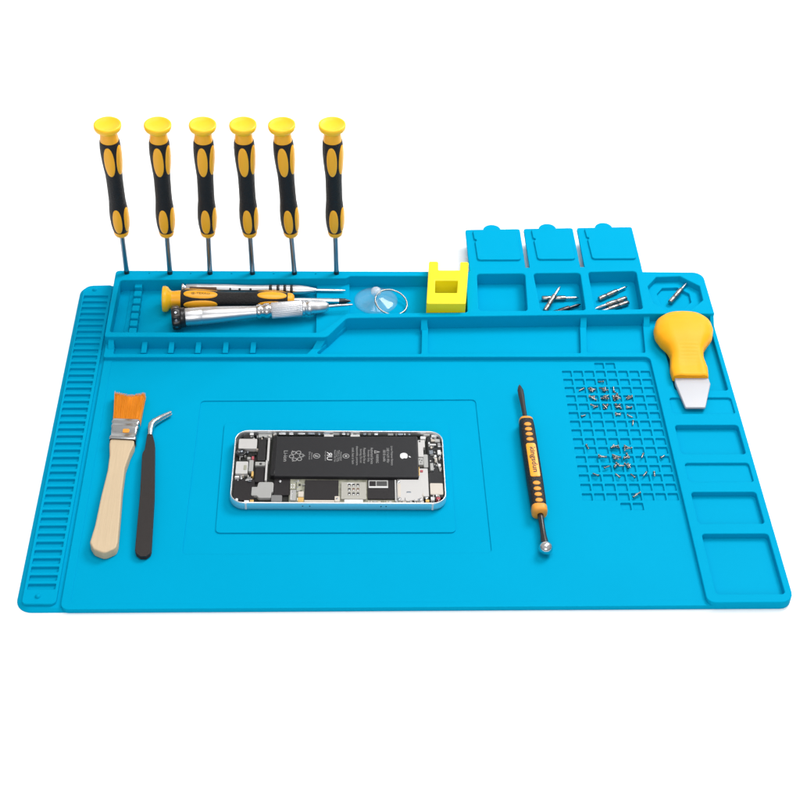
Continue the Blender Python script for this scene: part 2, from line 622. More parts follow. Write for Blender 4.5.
def wedge(x0, x1, ya, za, yb, zb, skew=0.0, z0=1.5, name="rib"):
    """sloping rib from (ya, za) on the tray wall down to (yb, zb)"""
    mb = MB()
    vs = []
    for x, y, z in ((x0, ya, za), (x1, ya, za), (x1 + skew, yb, zb), (x0 + skew, yb, zb)):
        vs += [(x, y, z), (x, y, z0)]
    mb.add(vs, [(0, 2, 4, 6)[::-1], (0, 1, 3, 2)[::-1], (2, 3, 5, 4)[::-1], (4, 5, 7, 6)[::-1], (6, 7, 1, 0)[::-1]], False)
    o = mb.build(name, BLUE, frame)
    bv = o.modifiers.new("bevel", 'BEVEL')
    bv.width = 0.0004
    bv.segments = 2
    return o


for x in (54.8, 73.8, 92.8, 112.2, 131.6):
    wedge(x - 1.9, x + 1.9, 239.6, 8.6, 231.2, 5.2, -0.6)
wedge(29.0, 33.2, 239.6, 10.5, 233.5, ZR - .05)
wedge(177.2, 183.2, 240.6, 11.0, 234.4, ZR - .05, -4.2)
wedge(251.6, 256.4, 262.6, 11.0, 255.6, ZR - .05, -0.3)
wedge(368.3, 372.9, 266.0, 11.0, 258.6, ZR - .05, -0.6)
wedge(414.8, 419.4, 267.0, 11.0, 259.5, ZR - .05, -0.6)
wedge(463.5, 466.4, 267.5, 12.4, 259.5, ZR - .05, 0)

# open lids behind the lidded compartments
for x0, x1, f0, f1 in ((290.3, 333.0, 320.5, 321.5), (336.0, 374.6, 321.5, 322.4), (377.8, 421.4, 322.5, 323.6)):
    mid = (x0 + x1) / 2 - 0.6
    yb0, yb1 = lid_back(x0), lid_back(x1)
    tab = []
    yc = (yb0 + yb1) / 2 - 0.8
    for j in range(17):
        a = math.asin(0.8 / 6.9) + (math.pi - 2 * math.asin(0.8 / 6.9)) * j / 16
        tab.append((mid + 6.9 * math.cos(a), yc + 6.9 * math.sin(a) + (mid - (x0 + x1) / 2 + 6.9 * math.cos(a)) * 0.0375, 0))
    # the front edge of each lid laps a hair over the tray's back edge
    e0 = 320.6 + (x0 - 290.3) * 3 / 131.1
    e1 = 320.6 + (x1 - 290.3) * 3 / 131.1
    pts = [(x0, e0 - 1.4, 0), (x1, e1 - 1.4, 0), (x1, yb1, 2)] + tab + [(x0, yb0, 2)]
    lid = MB().plate([rpoly(pts, 1, 4)], ZT + 0.04, 11.4, 0.35, 2, bottom=True).build("lid", BLUE, mat_root)
    in_l, in_r, in_f = x0 + 5.6, x1 - 2.8, e0 + 8.2
    pn = rpoly([(in_l + 1.4, in_f + 0.2, 2.5), (in_r, in_f + 0.5, 2.5), (in_r - .3, yb1 - 2.6, 1.5), (in_l, yb0 - 2.6, 1.5),
                (in_l + 0.5, yb0 - 13.5, .3), (in_l + 2.0, yb0 - 14.6, .3), (in_l + 2.0, yb0 - 16.2, .3), (in_l + 0.8, yb0 - 17.0, .3)], 1, 4)
    MB().plate([pn], ZT + 1.5, ZT - 0.3, 0.4, 2).build("lid_plug", BLUE, lid)


# ------------------------------------------------------------------ yellow and black precision screwdrivers
def interp(prof, t):
    for (r0, t0), (r1, t1) in zip(prof, prof[1:]):
        if t0 <= t <= t1:
            return r0 + (r1 - r0) * (t - t0) / (t1 - t0 + 1e-9)
    return prof[-1][0]


HPROF = [(5.3, 40.0), (5.9, 42.0), (6.5, 46), (6.85, 52), (6.7, 58), (6.3, 63), (5.95, 67), (5.85, 73), (5.85, 84), (6.0, 89.5),
         (6.5, 95), (7.0, 101), (7.3, 107), (7.3, 112), (7.05, 116), (6.7, 117.8)]


def inlay(zc, ha, th, hb, lift=0.35):
    mb = MB()
    n, R_ = 28, (0.0, 0.35, 0.65, 0.85, 0.95, 1.0)
    vs = []
    for q in R_:
        for i in range(n):
            a = 2 * math.pi * i / n
            ca, sa = math.cos(a), math.sin(a)
            e = 0.92
            z = zc + ha * q * math.copysign(abs(ca) ** e, ca)
            s = hb * q * math.copysign(abs(sa) ** e, sa)
            rr = interp(HPROF, z) + (lift if q < 0.9 else (lift * 0.7 if q < 0.99 else -0.25))
            t = th + s / interp(HPROF, z)
            vs.append((rr * math.cos(t), rr * math.sin(t), z))
    fs = []
    for j in range(len(R_) - 1):
        for i in range(n):
            i2 = (i + 1) % n
            fs.append((j * n + i, (j + 1) * n + i, (j + 1) * n + i2, j * n + i2))
    mb.add(vs, fs, True)
    return mb


def make_driver(label):
    t = thing("precision_screwdriver", label, "screwdriver")
    MB().lathe([(1.85, -2), (1.9, 3), (1.9, 37)], 16).build("shaft", DARKSTEEL, t)
    MB().lathe([(0.5, -6), (1.5, -3), (1.95, -1.8), (1.95, 2.6)], 16).build("tip", GLOSSBLK, t)
    MB().lathe([(1.8, 35.2), (3.6, 35.4), (5.0, 36.6), (5.5, 38.2), (5.55, 40.2)], 28).build("collar", YEL, t)
    h = MB().lathe(HPROF, 40).build("handle", BLACK, t)
    for k in range(4):
        th = math.radians(-97 + 72 * k)
        inlay(103.4, 12.6, th, 3.85).build("inlay", YEL, t)
        inlay(51.6, 11.0, th, 3.5).build("inlay", YEL, t)
    MB().lathe([(6.4, 117.6), (6.3, 120), (5.9, 122.6), (6.0, 124.6)], 40).build("cap_neck", YEL, t)  # the neck's shading is put into this more orange colour
    MB().lathe([(5.7, 124.0), (6.2, 124.8), (7.2, 126.0), (8.9, 127.2), (9.4, 128.4), (9.5, 129.8), (9.35, 130.7),
                (8.8, 131.1), (8.0, 130.9), (6.8, 130.2), (3, 129.6), (0.01, 129.5)], 40).build("cap", YCAP, t)
    return t


def aim(o, a, b):
    """put the thing's base at a with its z axis pointing to b (mm)"""
    d = (Vector(b) - Vector(a)).normalized()
    o.rotation_mode = 'QUATERNION'
    o.rotation_quaternion = Vector((0, 0, 1)).rotation_difference(d)
    o.location = Vector(a) * S


dl = ["leftmost of the six yellow-capped screwdrivers standing upright in the back rack",
      "second from the left of the six yellow-capped screwdrivers standing in the back rack",
      "third from the left of the six standing yellow-capped screwdrivers, above the black silver-tool cap",
      "fourth from the left of the six yellow-capped screwdrivers standing in the back rack",
      "fifth from the left of the six standing yellow-capped screwdrivers, leaning left near the rightmost one",
      "rightmost of the six yellow-capped screwdrivers standing in the rack, set apart by a wider gap"]
proto = make_driver(dl[0])
for i, (b, tp) in enumerate(DRV):
    o = proto if i == 0 else copy_tree(proto)
    o["label"] = dl[i]
    o["group"] = "screwdrivers standing in the back rack"
    aim(o, (b[0], b[1], ZT), (tp[0], tp[1], 144))
lying = copy_tree(proto)
lying["label"] = "yellow and black screwdriver lying between the two silver ones in the tray"
del lying["group"]
A, B = Vector((200.3, 286.0, 8.6)), Vector((64.0, 283.2, 12.4))
d = (B - A).normalized()
lying.rotation_mode = 'QUATERNION'
q0 = Vector((0, 0, 1)).rotation_difference(d)


def roll_err(g):
    q = q0 @ Matrix.Rotation(g, 4, 'Z').to_quaternion()
    e_ = 9
    for k in (1, 2):
        a = math.radians(-97 + 72 * k)
        v = q @ Vector((math.cos(a), math.sin(a), 0))
        e_ = min(e_, abs(math.degrees(math.atan2(v.z, -v.y)) - 74))
    return e_


best_roll = min((math.radians(g) for g in range(72)), key=roll_err)
lying.rotation_quaternion = q0 @ Matrix.Rotation(best_roll, 4, 'Z').to_quaternion()
lying.location = (A + d * 5.5) * S
for ch in lying.children:
    if ch.name.startswith("shaft"):
        ch.data = ch.data.copy()
        ch.data.materials[0] = STEEL
LYING = lying


def letter_lying():
    bpy.context.view_layer.update()
    # the upper grip inlay that faces the camera most gets the print
    best, bo = -9, None
    for ch in LYING.children:
        if ch.name.startswith("inlay"):
            c = sum((v.co for v in ch.data.vertices), Vector()) / len(ch.data.vertices)
            if c.z < 0.07:
                continue
            nrm = (LYING.matrix_world.to_3x3() @ Vector((c.x, c.y, 0))).normalized()
            q = nrm.dot(Vector((0, -0.28, 0.96)))
            if q > best:
                best, bo, cc = q, ch, c
    th = math.atan2(cc.y, cc.x)
    tm = text_mesh("@-TEXAO", 13.5, 2.1)
    out = []
    for x, y, z in tm.v:
        zz = 103.4 - x
        rr = interp(HPROF, zz) + 0.42
        a = th + y / rr
        out.append((rr * math.cos(a), rr * math.sin(a), zz))
    tm.v = out
    tm.build("lettering", INK, bo)


letter_lying()

# ------------------------------------------------------------------ silver screwdrivers in the tray


def axis_thing(o, a, b):
    d = (Vector(b) - Vector(a)).normalized()
    o.rotation_mode = 'QUATERNION'
    o.rotation_quaternion = Vector((1, 0, 0)).rotation_difference(d)
    o.location = Vector(a) * S


t = thing("pen_screwdriver", "slim polished silver screwdriver with black bands lying at the back of the tray", "screwdriver")
axis_thing(t, (76, 302.0, 7.4), (197.6, 298.8, 8.4))
MB().lathe([(3.6, 0), (4.1, .3), (4.1, 1.6), (3.4, 1.9), (3.0, 2.4), (3.0, 3)], 28, 'X').build("end_button", STEEL, t)
MB().lathe([(3.2, 3), (3.6, 3.4), (3.7, 12), (3.7, 34), (3.3, 45), (3.25, 60), (3.5, 66), (3.6, 81)], 32, 'X').build("body", SATIN, t)
for x in (64.5, 70, 75, 80):
    MB().lathe([(3.4, x), (3.75, x + .3), (3.75, x + 2.2), (3.4, x + 2.5)], 28, 'X').build("band", GLOSSBLK, t)
MB().lathe([(3.6, 81), (3.7, 83), (3.6, 87), (3.0, 92), (2.0, 97), (1.3, 99.5)], 28, 'X').build("nose", SATIN, t)
MB().lathe([(1.15, 99), (1.1, 112), (0.9, 118), (0.5, 121)], 14, 'X').build("shaft", STEEL, t)
mbw = MB()
rows = []
for i in range(9):
    a = math.radians(-48 + i * 6)
    rows.append(((3.76) * math.cos(math.radians(90) + a - math.radians(30)), (3.76) * math.sin(math.radians(90) + a - math.radians(30))))
vs = []
for x in (6, 26):
    vs += [(x, -p[0] * 0 + -abs(p[0]) if False else -p[0], p[1]) for p in rows]
mbw.add(vs, [(i, i + 1, 9 + i + 1, 9 + i) for i in range(8)], True)
mbw.build("window", BROWN, t)
for x in (36, 43, 51):
    MB().lathe([(0.9, -.25), (0.9, 0.15), (0.7, 0.25)], 12, 'Z').xf(Matrix.Translation((x, -2.7, 2.1)) @ Matrix.Rotation(math.radians(50), 4, 'X')).build("vent_hole", GLOSSBLK, t)

t = thing("knurled_screwdriver", "silver screwdriver with black end cap and knurled grip lying at the front of the tray", "screwdriver")
axis_thing(t, (72, 262.2, 11.6), (201.5, 277.0, 12.4))
MB().lathe([(6.6, 0), (7.8, .5), (8.2, 1.5), (8.2, 5), (7.9, 6)], 48, 'X', rib=8, ribamp=0.55, ribrange=(0.4, 5.2)).build("cap", GLOSSBLK, t)
MB().lathe([(7.0, 5.9), (7.2, 6.3), (7.2, 9.3), (6.6, 9.8)], 40, 'X').build("cap_collar", GLOSSBLK, t)
for k in range(8):
    a = 2 * math.pi * (k + .5) / 8
    MB().lathe([(1.2, 0), (1.15, .35), (.8, .5)], 14, 'Z').xf(Matrix.Rotation(a, 4, 'X') @ Matrix.Translation((3.2, 0, 7.5))).build("stud", DARKSTEEL, t)
MB().lathe([(6.3, 9.6), (6.5, 10.2), (6.5, 21.6), (6.42, 21.8), (6.42, 22.0), (6.5, 22.2), (6.0, 35), (5.0, 50), (4.5, 58), (4.5, 61)], 40, 'X').build("body", SATIN, t)
MB().lathe([(4.6, 60.6), (5.3, 61.4), (5.6, 64), (4.9, 64.4), (4.9, 66), (5.8, 66.6), (5.9, 70.2), (5.0, 70.6), (5.0, 71.8)], 40, 'X').build("ring_collar", STEEL, t)
MB().lathe([(5.4, 71.6), (5.75, 72.2), (5.75, 93.4), (5.4, 94)], 216, 'X', rib=36, ribamp=0.24, ribrange=(72, 93.5)).build("grip", KNURL, t)
MB().lathe([(5.0, 93.8), (5.5, 94.6), (5.5, 96), (4.8, 96.4), (4.9, 97.2), (5.6, 97.8), (5.6, 101), (5.0, 101.6), (4.7, 106), (4.0, 111), (2.4, 113.2), (1.4, 113.6)], 40, 'X').build("nose", SATIN, t)
MB().lathe([(1.15, 113), (1.15, 120.5), (1.0, 120.8), (1.0, 127), (.6, 131)], 14, 'X').build("shaft", STEEL, t)

# ------------------------------------------------------------------ clear suction cup with a ring
t = thing("suction_cup", "clear plastic suction cup with a metal pull ring in the blue tray", "suction cup", (219.6, 293.2, 3.05))
MB().lathe([(16.0, 0.0), (16.0, .5), (13.5, 1.6), (9, 3.2), (5, 4.6), (2.8, 5.4), (0.01, 5.5)], 40, caps=False).build("cup", CLEAR, t)
MB().lathe([(2.4, 5.0), (2.5, 6.2), (3.7, 7.4), (4.0, 9.2), (3.4, 10.9), (1.8, 11.8), (0.01, 12.0)], 9, caps=False).build("knob", KNOB, t)
c0 = Vector((11.0, -7.6, 5.0))
ua = Vector((-11.4, 10.6, 4.2)).normalized()
wa = Vector((0.68, 0.73, 0.0)).normalized()
ring = [tuple(c0 + ua * (12.0 * math.cos(2 * math.pi * k / 48)) + wa * (12.0 * math.sin(2 * math.pi * k / 48))) for k in range(48)]
MB().tube(ring, 0.6, 10, closed=True).build("ring", BITSTEEL, t)

# ------------------------------------------------------------------ yellow magnetizer block
t = thing("magnetizer", "lemon yellow plastic magnetizer block with square hole and two end prongs in the tray", "magnetizer")
hole = rpoly([(262.2, 281), (278.3, 281), (279.7, 295.6), (263.2, 295.6)], 0.6, 3)
low = rpoly([(255.5, 268.5), (283.9, 268.5), (288.0, 308.8), (258.7, 308.8)], 1.3, 4)
upr = rpoly([(255.4, 268.4, 1.4), (284.0, 268.4, 1.4), (289.4, 318.4, 1.6), (282.9, 318.4, 1.6), (282.2, 308.2, 1.0), (266.0, 308.2, 1.0), (266.6, 319.0, 1.6),
             (259.5, 319.0, 1.6)], 1.4, 4)
MB().plate([low, offs(hole if sarea(hole) > 0 else hole[::-1], -.15)], 13.9, 3.05, 0.1, 2).plate([upr, hole], 20.6, 13.7, 0.7, 3, bottom=True).build("block", LEMON, t)


# ------------------------------------------------------------------ screwdriver bits
def make_bit():
    t = thing("screwdriver_bit", "", "screwdriver bit", group="loose screwdriver bits")
    MB().lathe([(1.6, 0), (2.0, .5), (2.0, 7.2), (1.75, 7.5), (1.75, 8.6), (2.0, 8.9), (2.0, 17.4), (1.7, 18)], 6, 'X').build("shank", BITSTEEL, t)
    MB().lathe([(1.3, 17.6), (1.15, 18.6), (1.15, 25.2), (0.9, 26.2), (.35, 28)], 12, 'X').build("tip", STEEL, t)
    return t


proto_bit = make_bit()
BITS = [((343.2, 294.0, 5.05), (371.1, 294.6, 5.2), "grey hex bit lying level under a crossed bit in the middle lidded compartment"),
        ((343.6, 277.2, 6.6), (357.2, 301.5, 10.3), "bright pointed bit lying across another bit in the middle lidded compartment"),
        ((346.5, 274.9, 5.0), (371.5, 287.4, 5.0), "dark bit in the front right corner of the middle lidded compartment"),
        ((386.0, 293.4, 5.05), (411.6, 310.2, 5.05), "grey bit lying diagonally at the back of the right lidded compartment"),
        ((406.8, 294.6, 5.05), (381.4, 282.0, 5.05), "rearmost of the paired bits touching side by side in the right lidded compartment"),
        ((407.6, 289.6, 5.05), (383.4, 277.4, 5.05), "frontmost of the paired bits touching side by side in the right lidded compartment"),
        ((437.6, 285.6, 8.4), (455.6, 309.2, 10.4), "single grey bit lying in the octagonal well at the back right corner")]
for i, (a, b, lab) in enumerate(BITS):
    o = proto_bit if i == 0 else copy_tree(proto_bit)
    o["label"] = lab
    axis_thing(o, a, b)
    if i == 2:
        dk = mat("blackened_steel", (0.07, 0.07, 0.075), 0.3, 1.0)
        for ch in o.children:
            ch.data = ch.data.copy()
            ch.data.materials[0] = dk

# ------------------------------------------------------------------ yellow scraper
t = thing("plastic_scraper", "amber plastic scraper with rounded grip and frosted white blade resting on right compartments", "scraper", (0, 0, 0))
sp = [(418.9, 247.8), (422.3, 258.6), (430.4, 266.2), (442.7, 268.2), (456.1, 265.6), (461.9, 257.4), (462.4, 247.9), (459.8, 238.4),
      (455.0, 231.6), (451.3, 225.6), (450.2, 218.4), (451.4, 208.5), (450.2, 198.6), (424.9, 198.2), (424.6, 207), (426.8, 220.5), (425.4, 226.6),
      (421.3, 232.6), (418.7, 239.5)]
sp = rpoly([(x, y, .8 if y < 200 else 9) for x, y in sp], 9, 8)


def span_at(poly, y):
    xs = []
    for i in range(len(poly)):
        (xa, ya), (xb, yb) = poly[i - 1], poly[i]
        if (ya - y) * (yb - y) < 0:
            xs.append(xa + (xb - xa) * (y - ya) / (yb - ya))
    return (min(xs), max(xs))


ytop = max(p[1] for p in sp)
rowsy = [198.75 + (262 - 198.75) * j / 76 for j in range(77)] + [ytop - (ytop - 262) * (1 - j / 12) ** 2 - .004 for j in range(1, 13)]
NC = 40
vs = []
for y in rowsy:
    xa, xb = span_at(sp, y)
    cx, hw = (xa + xb) / 2, (xb - xa) / 2
    k = min(1, max(0, (y - 206) / 36))
    k = k * k * (3 - 2 * k)
    e = 1.0
    if y > 246:
        e = max(0.0, 1 - ((y - 246) / (ytop - 246 + .01)) ** 2.2) ** .45
    if y < 200.2:
        e = 0.86 + 0.14 * math.sqrt(max(0, 1 - ((200.2 - y) / 1.45) ** 2))
    zm = 9.0 + 2.2 * k
    up = (5.4 + 4.6 * k) * e
    dn = (2.6 + 2.4 * k) * e
    pw = 3.6 - 1.2 * k
    for i in range(NC):
        a = 2 * math.pi * i / NC
        c, sn = math.cos(a), math.sin(a)
        ex = 2 / pw
        x = cx + hw * math.copysign(abs(c) ** ex, c)
        z = zm + (up if sn > 0 else dn) * math.copysign(abs(sn) ** ex, sn)
        if sn > 0.3:
            # pressed thumb panel, widening towards the head, with fine ribs over the neck
            pwid = 6.5 + 4.0 * min(1, max(0, (y - 222) / 24))
            q = (abs(x - 439.2 + (y - 205) * -.035) / pwid)
            if y < 258:
                edge = min(1, (258 - y) / 4)
                z -= 0.75 * edge / (1 + math.exp((q - 1) * 14))
            if 206 < y < 230 and q < 1:
                z += 0.07 * math.sin((y - 206) * 2 * math.pi / 3.0)
        vs.append((x, y, z))
mb = MB()
nr = len(rowsy)
mb.add(vs, [(j * NC + i, j * NC + (i + 1) % NC, (j + 1) * NC + (i + 1) % NC, (j + 1) * NC + i)[::-1] for j in range(nr - 1) for i in range(NC)], True)
mb.add(vs[:NC], [tuple(range(NC))], False)
mb.add(vs[-NC:], [tuple(range(NC))[::-1]], True)
mb.build("handle", AMBER, t)
bl = rpoly([(426.9, 203), (450.0, 203), (450.6, 193), (443.2, 170.4), (429.4, 170.4), (426.2, 194.3)], 1.2, 3)


def blade_fn(x, y, z):
    k = min(1, max(0, (184 - y) / 14))
    return (x, y, 7.4 + (z - 7.4) * (1 - 0.55 * k) - 0.2 * k)


MB().plate([bl], 10.2, 7.4, 0.5, 2, bottom=True, fn=blade_fn).build("blade", BLADE, t)

# ------------------------------------------------------------------ brush
t = thing("cleaning_brush", "small flat brush with orange bristles, metal ferrule and pale wooden handle lying on mat", "brush")
hp = [(41.6, 139.6), (57.6, 138.4), (57.6, 133.3), (55.9, 126.2), (54.0, 112.4), (54.3, 92.2), (55.6, 66.2), (56.4, 47.6), (55.7, 42.8), (49.2, 38.6), (42.4, 42.0),
      (39.4, 47.4), (40.9, 62.0), (41.8, 87.8), (43.2, 110.2), (42.9, 124.0), (41.6, 134)]
MB().plate([rpoly([(x, y, 4 if 3 < i < 16 else 2) for i, (x, y) in enumerate(hp)], 4, 5)], 9.6, 3.6, 0.9, 3, bottom=True).build("handle", WOOD, t)
ft = thing  # (keeps the name free)
fr = [(41.3, 138.6), (58.2, 137.4), (59.1, 156.9), (41.2, 158.0)]


def lerp_edge(k, ins=0.0):
    a = Vector(fr[0]).lerp(Vector(fr[3]), k)
    b = Vector(fr[1]).lerp(Vector(fr[2]), k)
    return (a.x - ins, a.y), (b.x + ins, b.y)


def ferr_ring(k, g):
    (xa, ya), (xb, yb) = lerp_edge(k)
    xa -= g
    xb += g
    z0, z1 = 3.5 - g * .2, 10.4 + g
    pts = []
    rr = 1.6
    for cx, cz, a0 in ((xb - rr, z1 - rr, 0), (xa + rr, z1 - rr, 90), (xa + rr, z0 + rr, 180), (xb - rr, z0 + rr, 270)):
        for j in range(6):
            a = math.radians(a0 + 18 * j)
            x = cx + rr * math.cos(a)
            pts.append((x, ya + (yb - ya) * (x - xa) / (xb - xa), cz + rr * math.sin(a)))
    return pts


mb = MB()
ks = [(0, .1), (.02, .4), (.10, .45), (.16, .4), (.20, .05), (.30, 0), (.55, 0), (.60, .35), (.68, .45), (.74, .1), (.79, .1), (.85, .5), (.93, .45), (.97, .1), (1, .1)]
vs, n = [], 24
for k, g in ks:
    vs += ferr_ring(k, g)
mb.add(vs, [(j * n + i, j * n + (i + 1) % n, (j + 1) * n + (i + 1) % n, (j + 1) * n + i) for j in range(len(ks) - 1) for i in range(n)], True)
fer = mb.build("ferrule", NICKEL, t)
MB().plate([rrect(49.2, 144.0, 53.6, 147.6, .8, 3)], 10.75, 10.2, .2).build("orange_spot", ORANGE, fer)  # small raised orange spot between the ferrule bands
MB().plate([rpoly([(41.0, 157, .5), (59.3, 156, .5), (60.0, 183.2, 2), (50, 181.6, 2), (39.9, 184.0, 2)], 1)], 9.2, 4.0, 1.6, 3).build("bristle_core", BRISTLE, t)
mb = MB()
for i in range(1500):
    q = random.random()
    h = random.random()
    x0 = 41.8 + 16.9 * q
    y0 = 157.4 - 1.0 * q
    x1 = 39.6 + 20.4 * q + random.gauss(0, .25)
    y1 = 186.2 - 2.6 * math.sin(q * math.pi) - 0.8 * q + random.uniform(-2.2, 0.6)
    z0 = 4.6 + 5.0 * h
    z1 = 4.2 + 5.2 * h + random.gauss(0, .2)
    bow = random.gauss(0, .15)
    mb.tube([(x0, y0, z0), ((x0 + x1) / 2 + bow, (y0 + y1) / 2, (z0 + z1) / 2 + .2), (x1, y1, z1)], [.16, .15, .07], 3)
mb.build("bristles", BRISTLE, t)

# ------------------------------------------------------------------ tweezers
t = thing("tweezers", "matt black tweezers with bent bare metal tips lying beside the brush", "tweezers")
tw = [(64.9, 148.4, 1), (68.3, 147.2, 1), (70.9, 137.2, 4), (73.2, 110, 20), (74.9, 89.1, 20), (77.2, 42.0, 3), (75.2, 38.5, 3), (70.2, 38.6, 3), (67.2, 42.1, 3), (66.0, 89.2, 20), (63.6, 127.6, 1), (64.8, 130.6, 1)]
tp = rpoly(tw, 2, 5)


def arm_fn(up):
    def f(x, y, z):
        k = (y - 38) / 110.0
        a = math.sin(min(1, max(0, k)) * math.pi) ** 0.8
        return (x, y, z + (2.6 * a if up else 0))
    return f


def fine_arm(z0, z1, up, tipz):
    # outline resampled along its length so that the arm can bow
    mb = MB()
    ys = [38.5 + 110 * j / 44 for j in range(45)]
    ring = []

    def span(y):
        xs = []
        for i in range(len(tp)):
            (xa, ya), (xb, yb) = tp[i - 1], tp[i]
            if (ya - y) * (yb - y) < 0 or ya == y:
                if abs(yb - ya) > 1e-9:
                    xs.append(xa + (xb - xa) * (y - ya) / (yb - ya))
        return (min(xs), max(xs)) if len(xs) > 1 else None
    n = 8
    vs = []
    cnt = 0
    for y in ys:
        y = min(max(y, 38.75), 147.6)
        s = span(y)
        if not s:
            continue
        xa, xb = s
        k = (y - 38.5) / 110
        dz = 2.6 * math.sin(k * math.pi) ** 0.9 * (1 if up else 0)
        b = .3
        prof = [(xa, z0 + b), (xa + b, z0), (xb - b, z0), (xb, z0 + b), (xb, z1 - b), (xb - b, z1), (xa + b, z1), (xa, z1 - b)]
        vs += [(px, y, pz + dz) for px, pz in prof]
        cnt += 1
    mb.add(vs, [(j * n + i, j * n + (i + 1) % n, (j + 1) * n + (i + 1) % n, (j + 1) * n + i) for j in range(cnt - 1) for i in range(n)], False)
    mb.add(vs[:n], [tuple(range(n))[::-1]], False)
    mb.add(vs[-n:], [tuple(range(n))], False)
    arm = mb.build("arm", MATTBLK, t)
    zt = tipz
    MB().tube([(66.6, 146.6, (z0 + z1) / 2), (66.6, 151, (z0 + z1) / 2 * .6 + zt * .4), (66.9, 155.2, zt), (68.2, 158.2, zt), (72.5, 162.4, zt), (79.0, 167.6, zt - .1)],
              [1.5, 1.7, 1.9, 1.8, 1.5, .9], 10, sx=1.1).build("tip", STEEL, arm)


fine_arm(3.5, 4.9, False, 5.2)
fine_arm(5.0, 6.4, True, 7.2)

# ------------------------------------------------------------------ double-ended pry tool
t = thing("pry_tool", "black double-ended pry tool with orange dotted grip, flat tip and steel ball end", "pry tool", (318.8, 0, 8.2), (0, 0, math.radians(0.65)))
# local y runs along the tool, x0 keeps the axis straight
t.location = Vector((318.75, 117, 8.2)) * S
t.rotation_euler = (0, 0, math.radians(0.6))
gp = [(3.4, -43.6), (4.3, -43.2), (4.7, -42), (4.9, -38), (5.15, -20), (5.2, 0), (5.2, 20), (5.1, 34), (4.8, 38.2), (4.2, 39.8)]
grip = MB().lathe(gp, 48, 'Y', pw=3.0).build("grip", BLACK, t)
gp_len = gp
MB().lathe([(4.2, 38.4), (4.75, 38.6), (4.7, 40.0), (4.0, 41.2), (1.8, 41.4)], 48, 'Y', pw=3.0).build("collar", ORANGE, t)
MB().lathe([(1.8, -46.2), (4.2, -46.0), (4.95, -44.6), (5.05, -41.6), (4.9, -40.6)], 48, 'Y', pw=3.0).build("collar", ORANGE, t)
for y in (32.0, 27.2, 22.4, 17.4, -23.0, -28.0, -33.0, -38.0):
    rr = interp(gp_len, y)
    mb = MB()
    vs, nn = [(0, y, rr + .22)], 18
    for q in (.5, .94, 1.0):
        for i in range(nn):
            a = 2 * math.pi * i / nn
            x = 2.5 * q * math.cos(a)
            z = (rr ** 3 - abs(x) ** 3) ** (1 / 3) + (.22 if q < .95 else -.1)
            vs.append((x, y + 1.75 * q * math.sin(a), z))
    fs = [(0, 1 + i, 1 + (i + 1) % nn) for i in range(nn)]
    for j in range(2):
        fs += [(1 + j * nn + i, 1 + (j + 1) * nn + i, 1 + (j + 1) * nn + (i + 1) % nn, 1 + j * nn + (i + 1) % nn) for i in range(nn)]
    mb.add(vs, fs, True)
    mb.build("grip_dot", ORANGE, t)


def wrap(pts2, lift, rr=5.2):
    return [(x, y, (max(0.1, rr ** 3 - abs(x) ** 3)) ** (1 / 3) + lift) for x, y in pts2]


mb = MB()
lab = rpoly([(-3.3, -17.5, 1.6), (3.3, -17.5, 1.6), (3.3, 13.5, 1.6), (-3.3, 13.5, 1.6)], 1.6, 5)
vs = []
for ins, lift in ((0, -.2), (0, .15), (.25, .32)):
    vs += wrap(offs(lab, ins), lift)
n = len(lab)
mb.add(vs, [(j * n + i, j * n + (i + 1) % n, (j + 1) * n + (i + 1) % n, (j + 1) * n + i) for j in range(2) for i in range(n)], True)
ys_ = [-17.3 + 30.6 * j / 40 for j in range(41)]
ys_ = sorted(set(ys_ + [-17.2, -17.0, -16.7, 12.7, 13.0, 13.2]))
nx = 8
vs = []
for y in ys_:
    dd = max(0.0, -15.9 - y, y - 11.9)
    hw = 1.45 + math.sqrt(max(0.0, 1.6 ** 2 - min(1.6, dd) ** 2))
    vs += wrap([(-hw + 2 * hw * i / nx, y) for i in range(nx + 1)], .33)
mb.add(vs, [(j * (nx + 1) + i, j * (nx + 1) + i + 1, (j + 1) * (nx + 1) + i + 1, (j + 1) * (nx + 1) + i) for j in range(len(ys_) - 1) for i in range(nx)], True)
lp = mb.build("name_plate", mat("orange_label", (0.86, 0.34, 0.01), 0.4), t)
tm = text_mesh("kingsdun", 23.5, 4.6, bold=.02)
tm.v = [(y * 1.0 + .1, -x - 2.0, (5.2 ** 3 - abs(y + .1) ** 3) ** (1 / 3) + .40) for x, y, z in tm.v]
tm.build("lettering", mat("brown_ink", (0.05, 0.008, 0.004), 0.5), lp)
# flat tip
mb = MB()
n = 12
vs = []
st = [(40, 1.7, 1.7), (46, 1.6, 1.5), (56, 1.7, 1.1), (66, 2.1, .8), (71.5, 2.1, .6), (75.0, 1.2, .5), (76.8, .35, .4)]
for y, a, b in st:
    vs += [(a * math.cos(2 * math.pi * i / n) - .6 * (y - 40) / 37, y, b * math.sin(2 * math.pi * i / n)) for i in range(n)]
mb.add(vs, [(j * n + i, j * n + (i + 1) % n, (j + 1) * n + (i + 1) % n, (j + 1) * n + i)[::-1] for j in range(len(st) - 1) for i in range(n)], True)
mb.build("flat_tip", GLOSSBLK, t)
MB().lathe([(2.6, -71.6), (2.5, -69), (2.0, -64), (1.8, -58), (1.9, -50), (2.0, -45)], 20, 'Y', org=(.35, 0, -.4)).build("rod", GLOSSBLK, t)
prof = [(4.4 * math.sin(math.pi * j / 20), -74.2 - 4.4 * math.cos(math.pi * j / 20)) for j in range(21)]
prof = [(max(r, .01), y) for r, y in prof]
MB().lathe(prof, 32, 'Y', org=(.6, 0, -.6)).build("ball", STEEL, t)

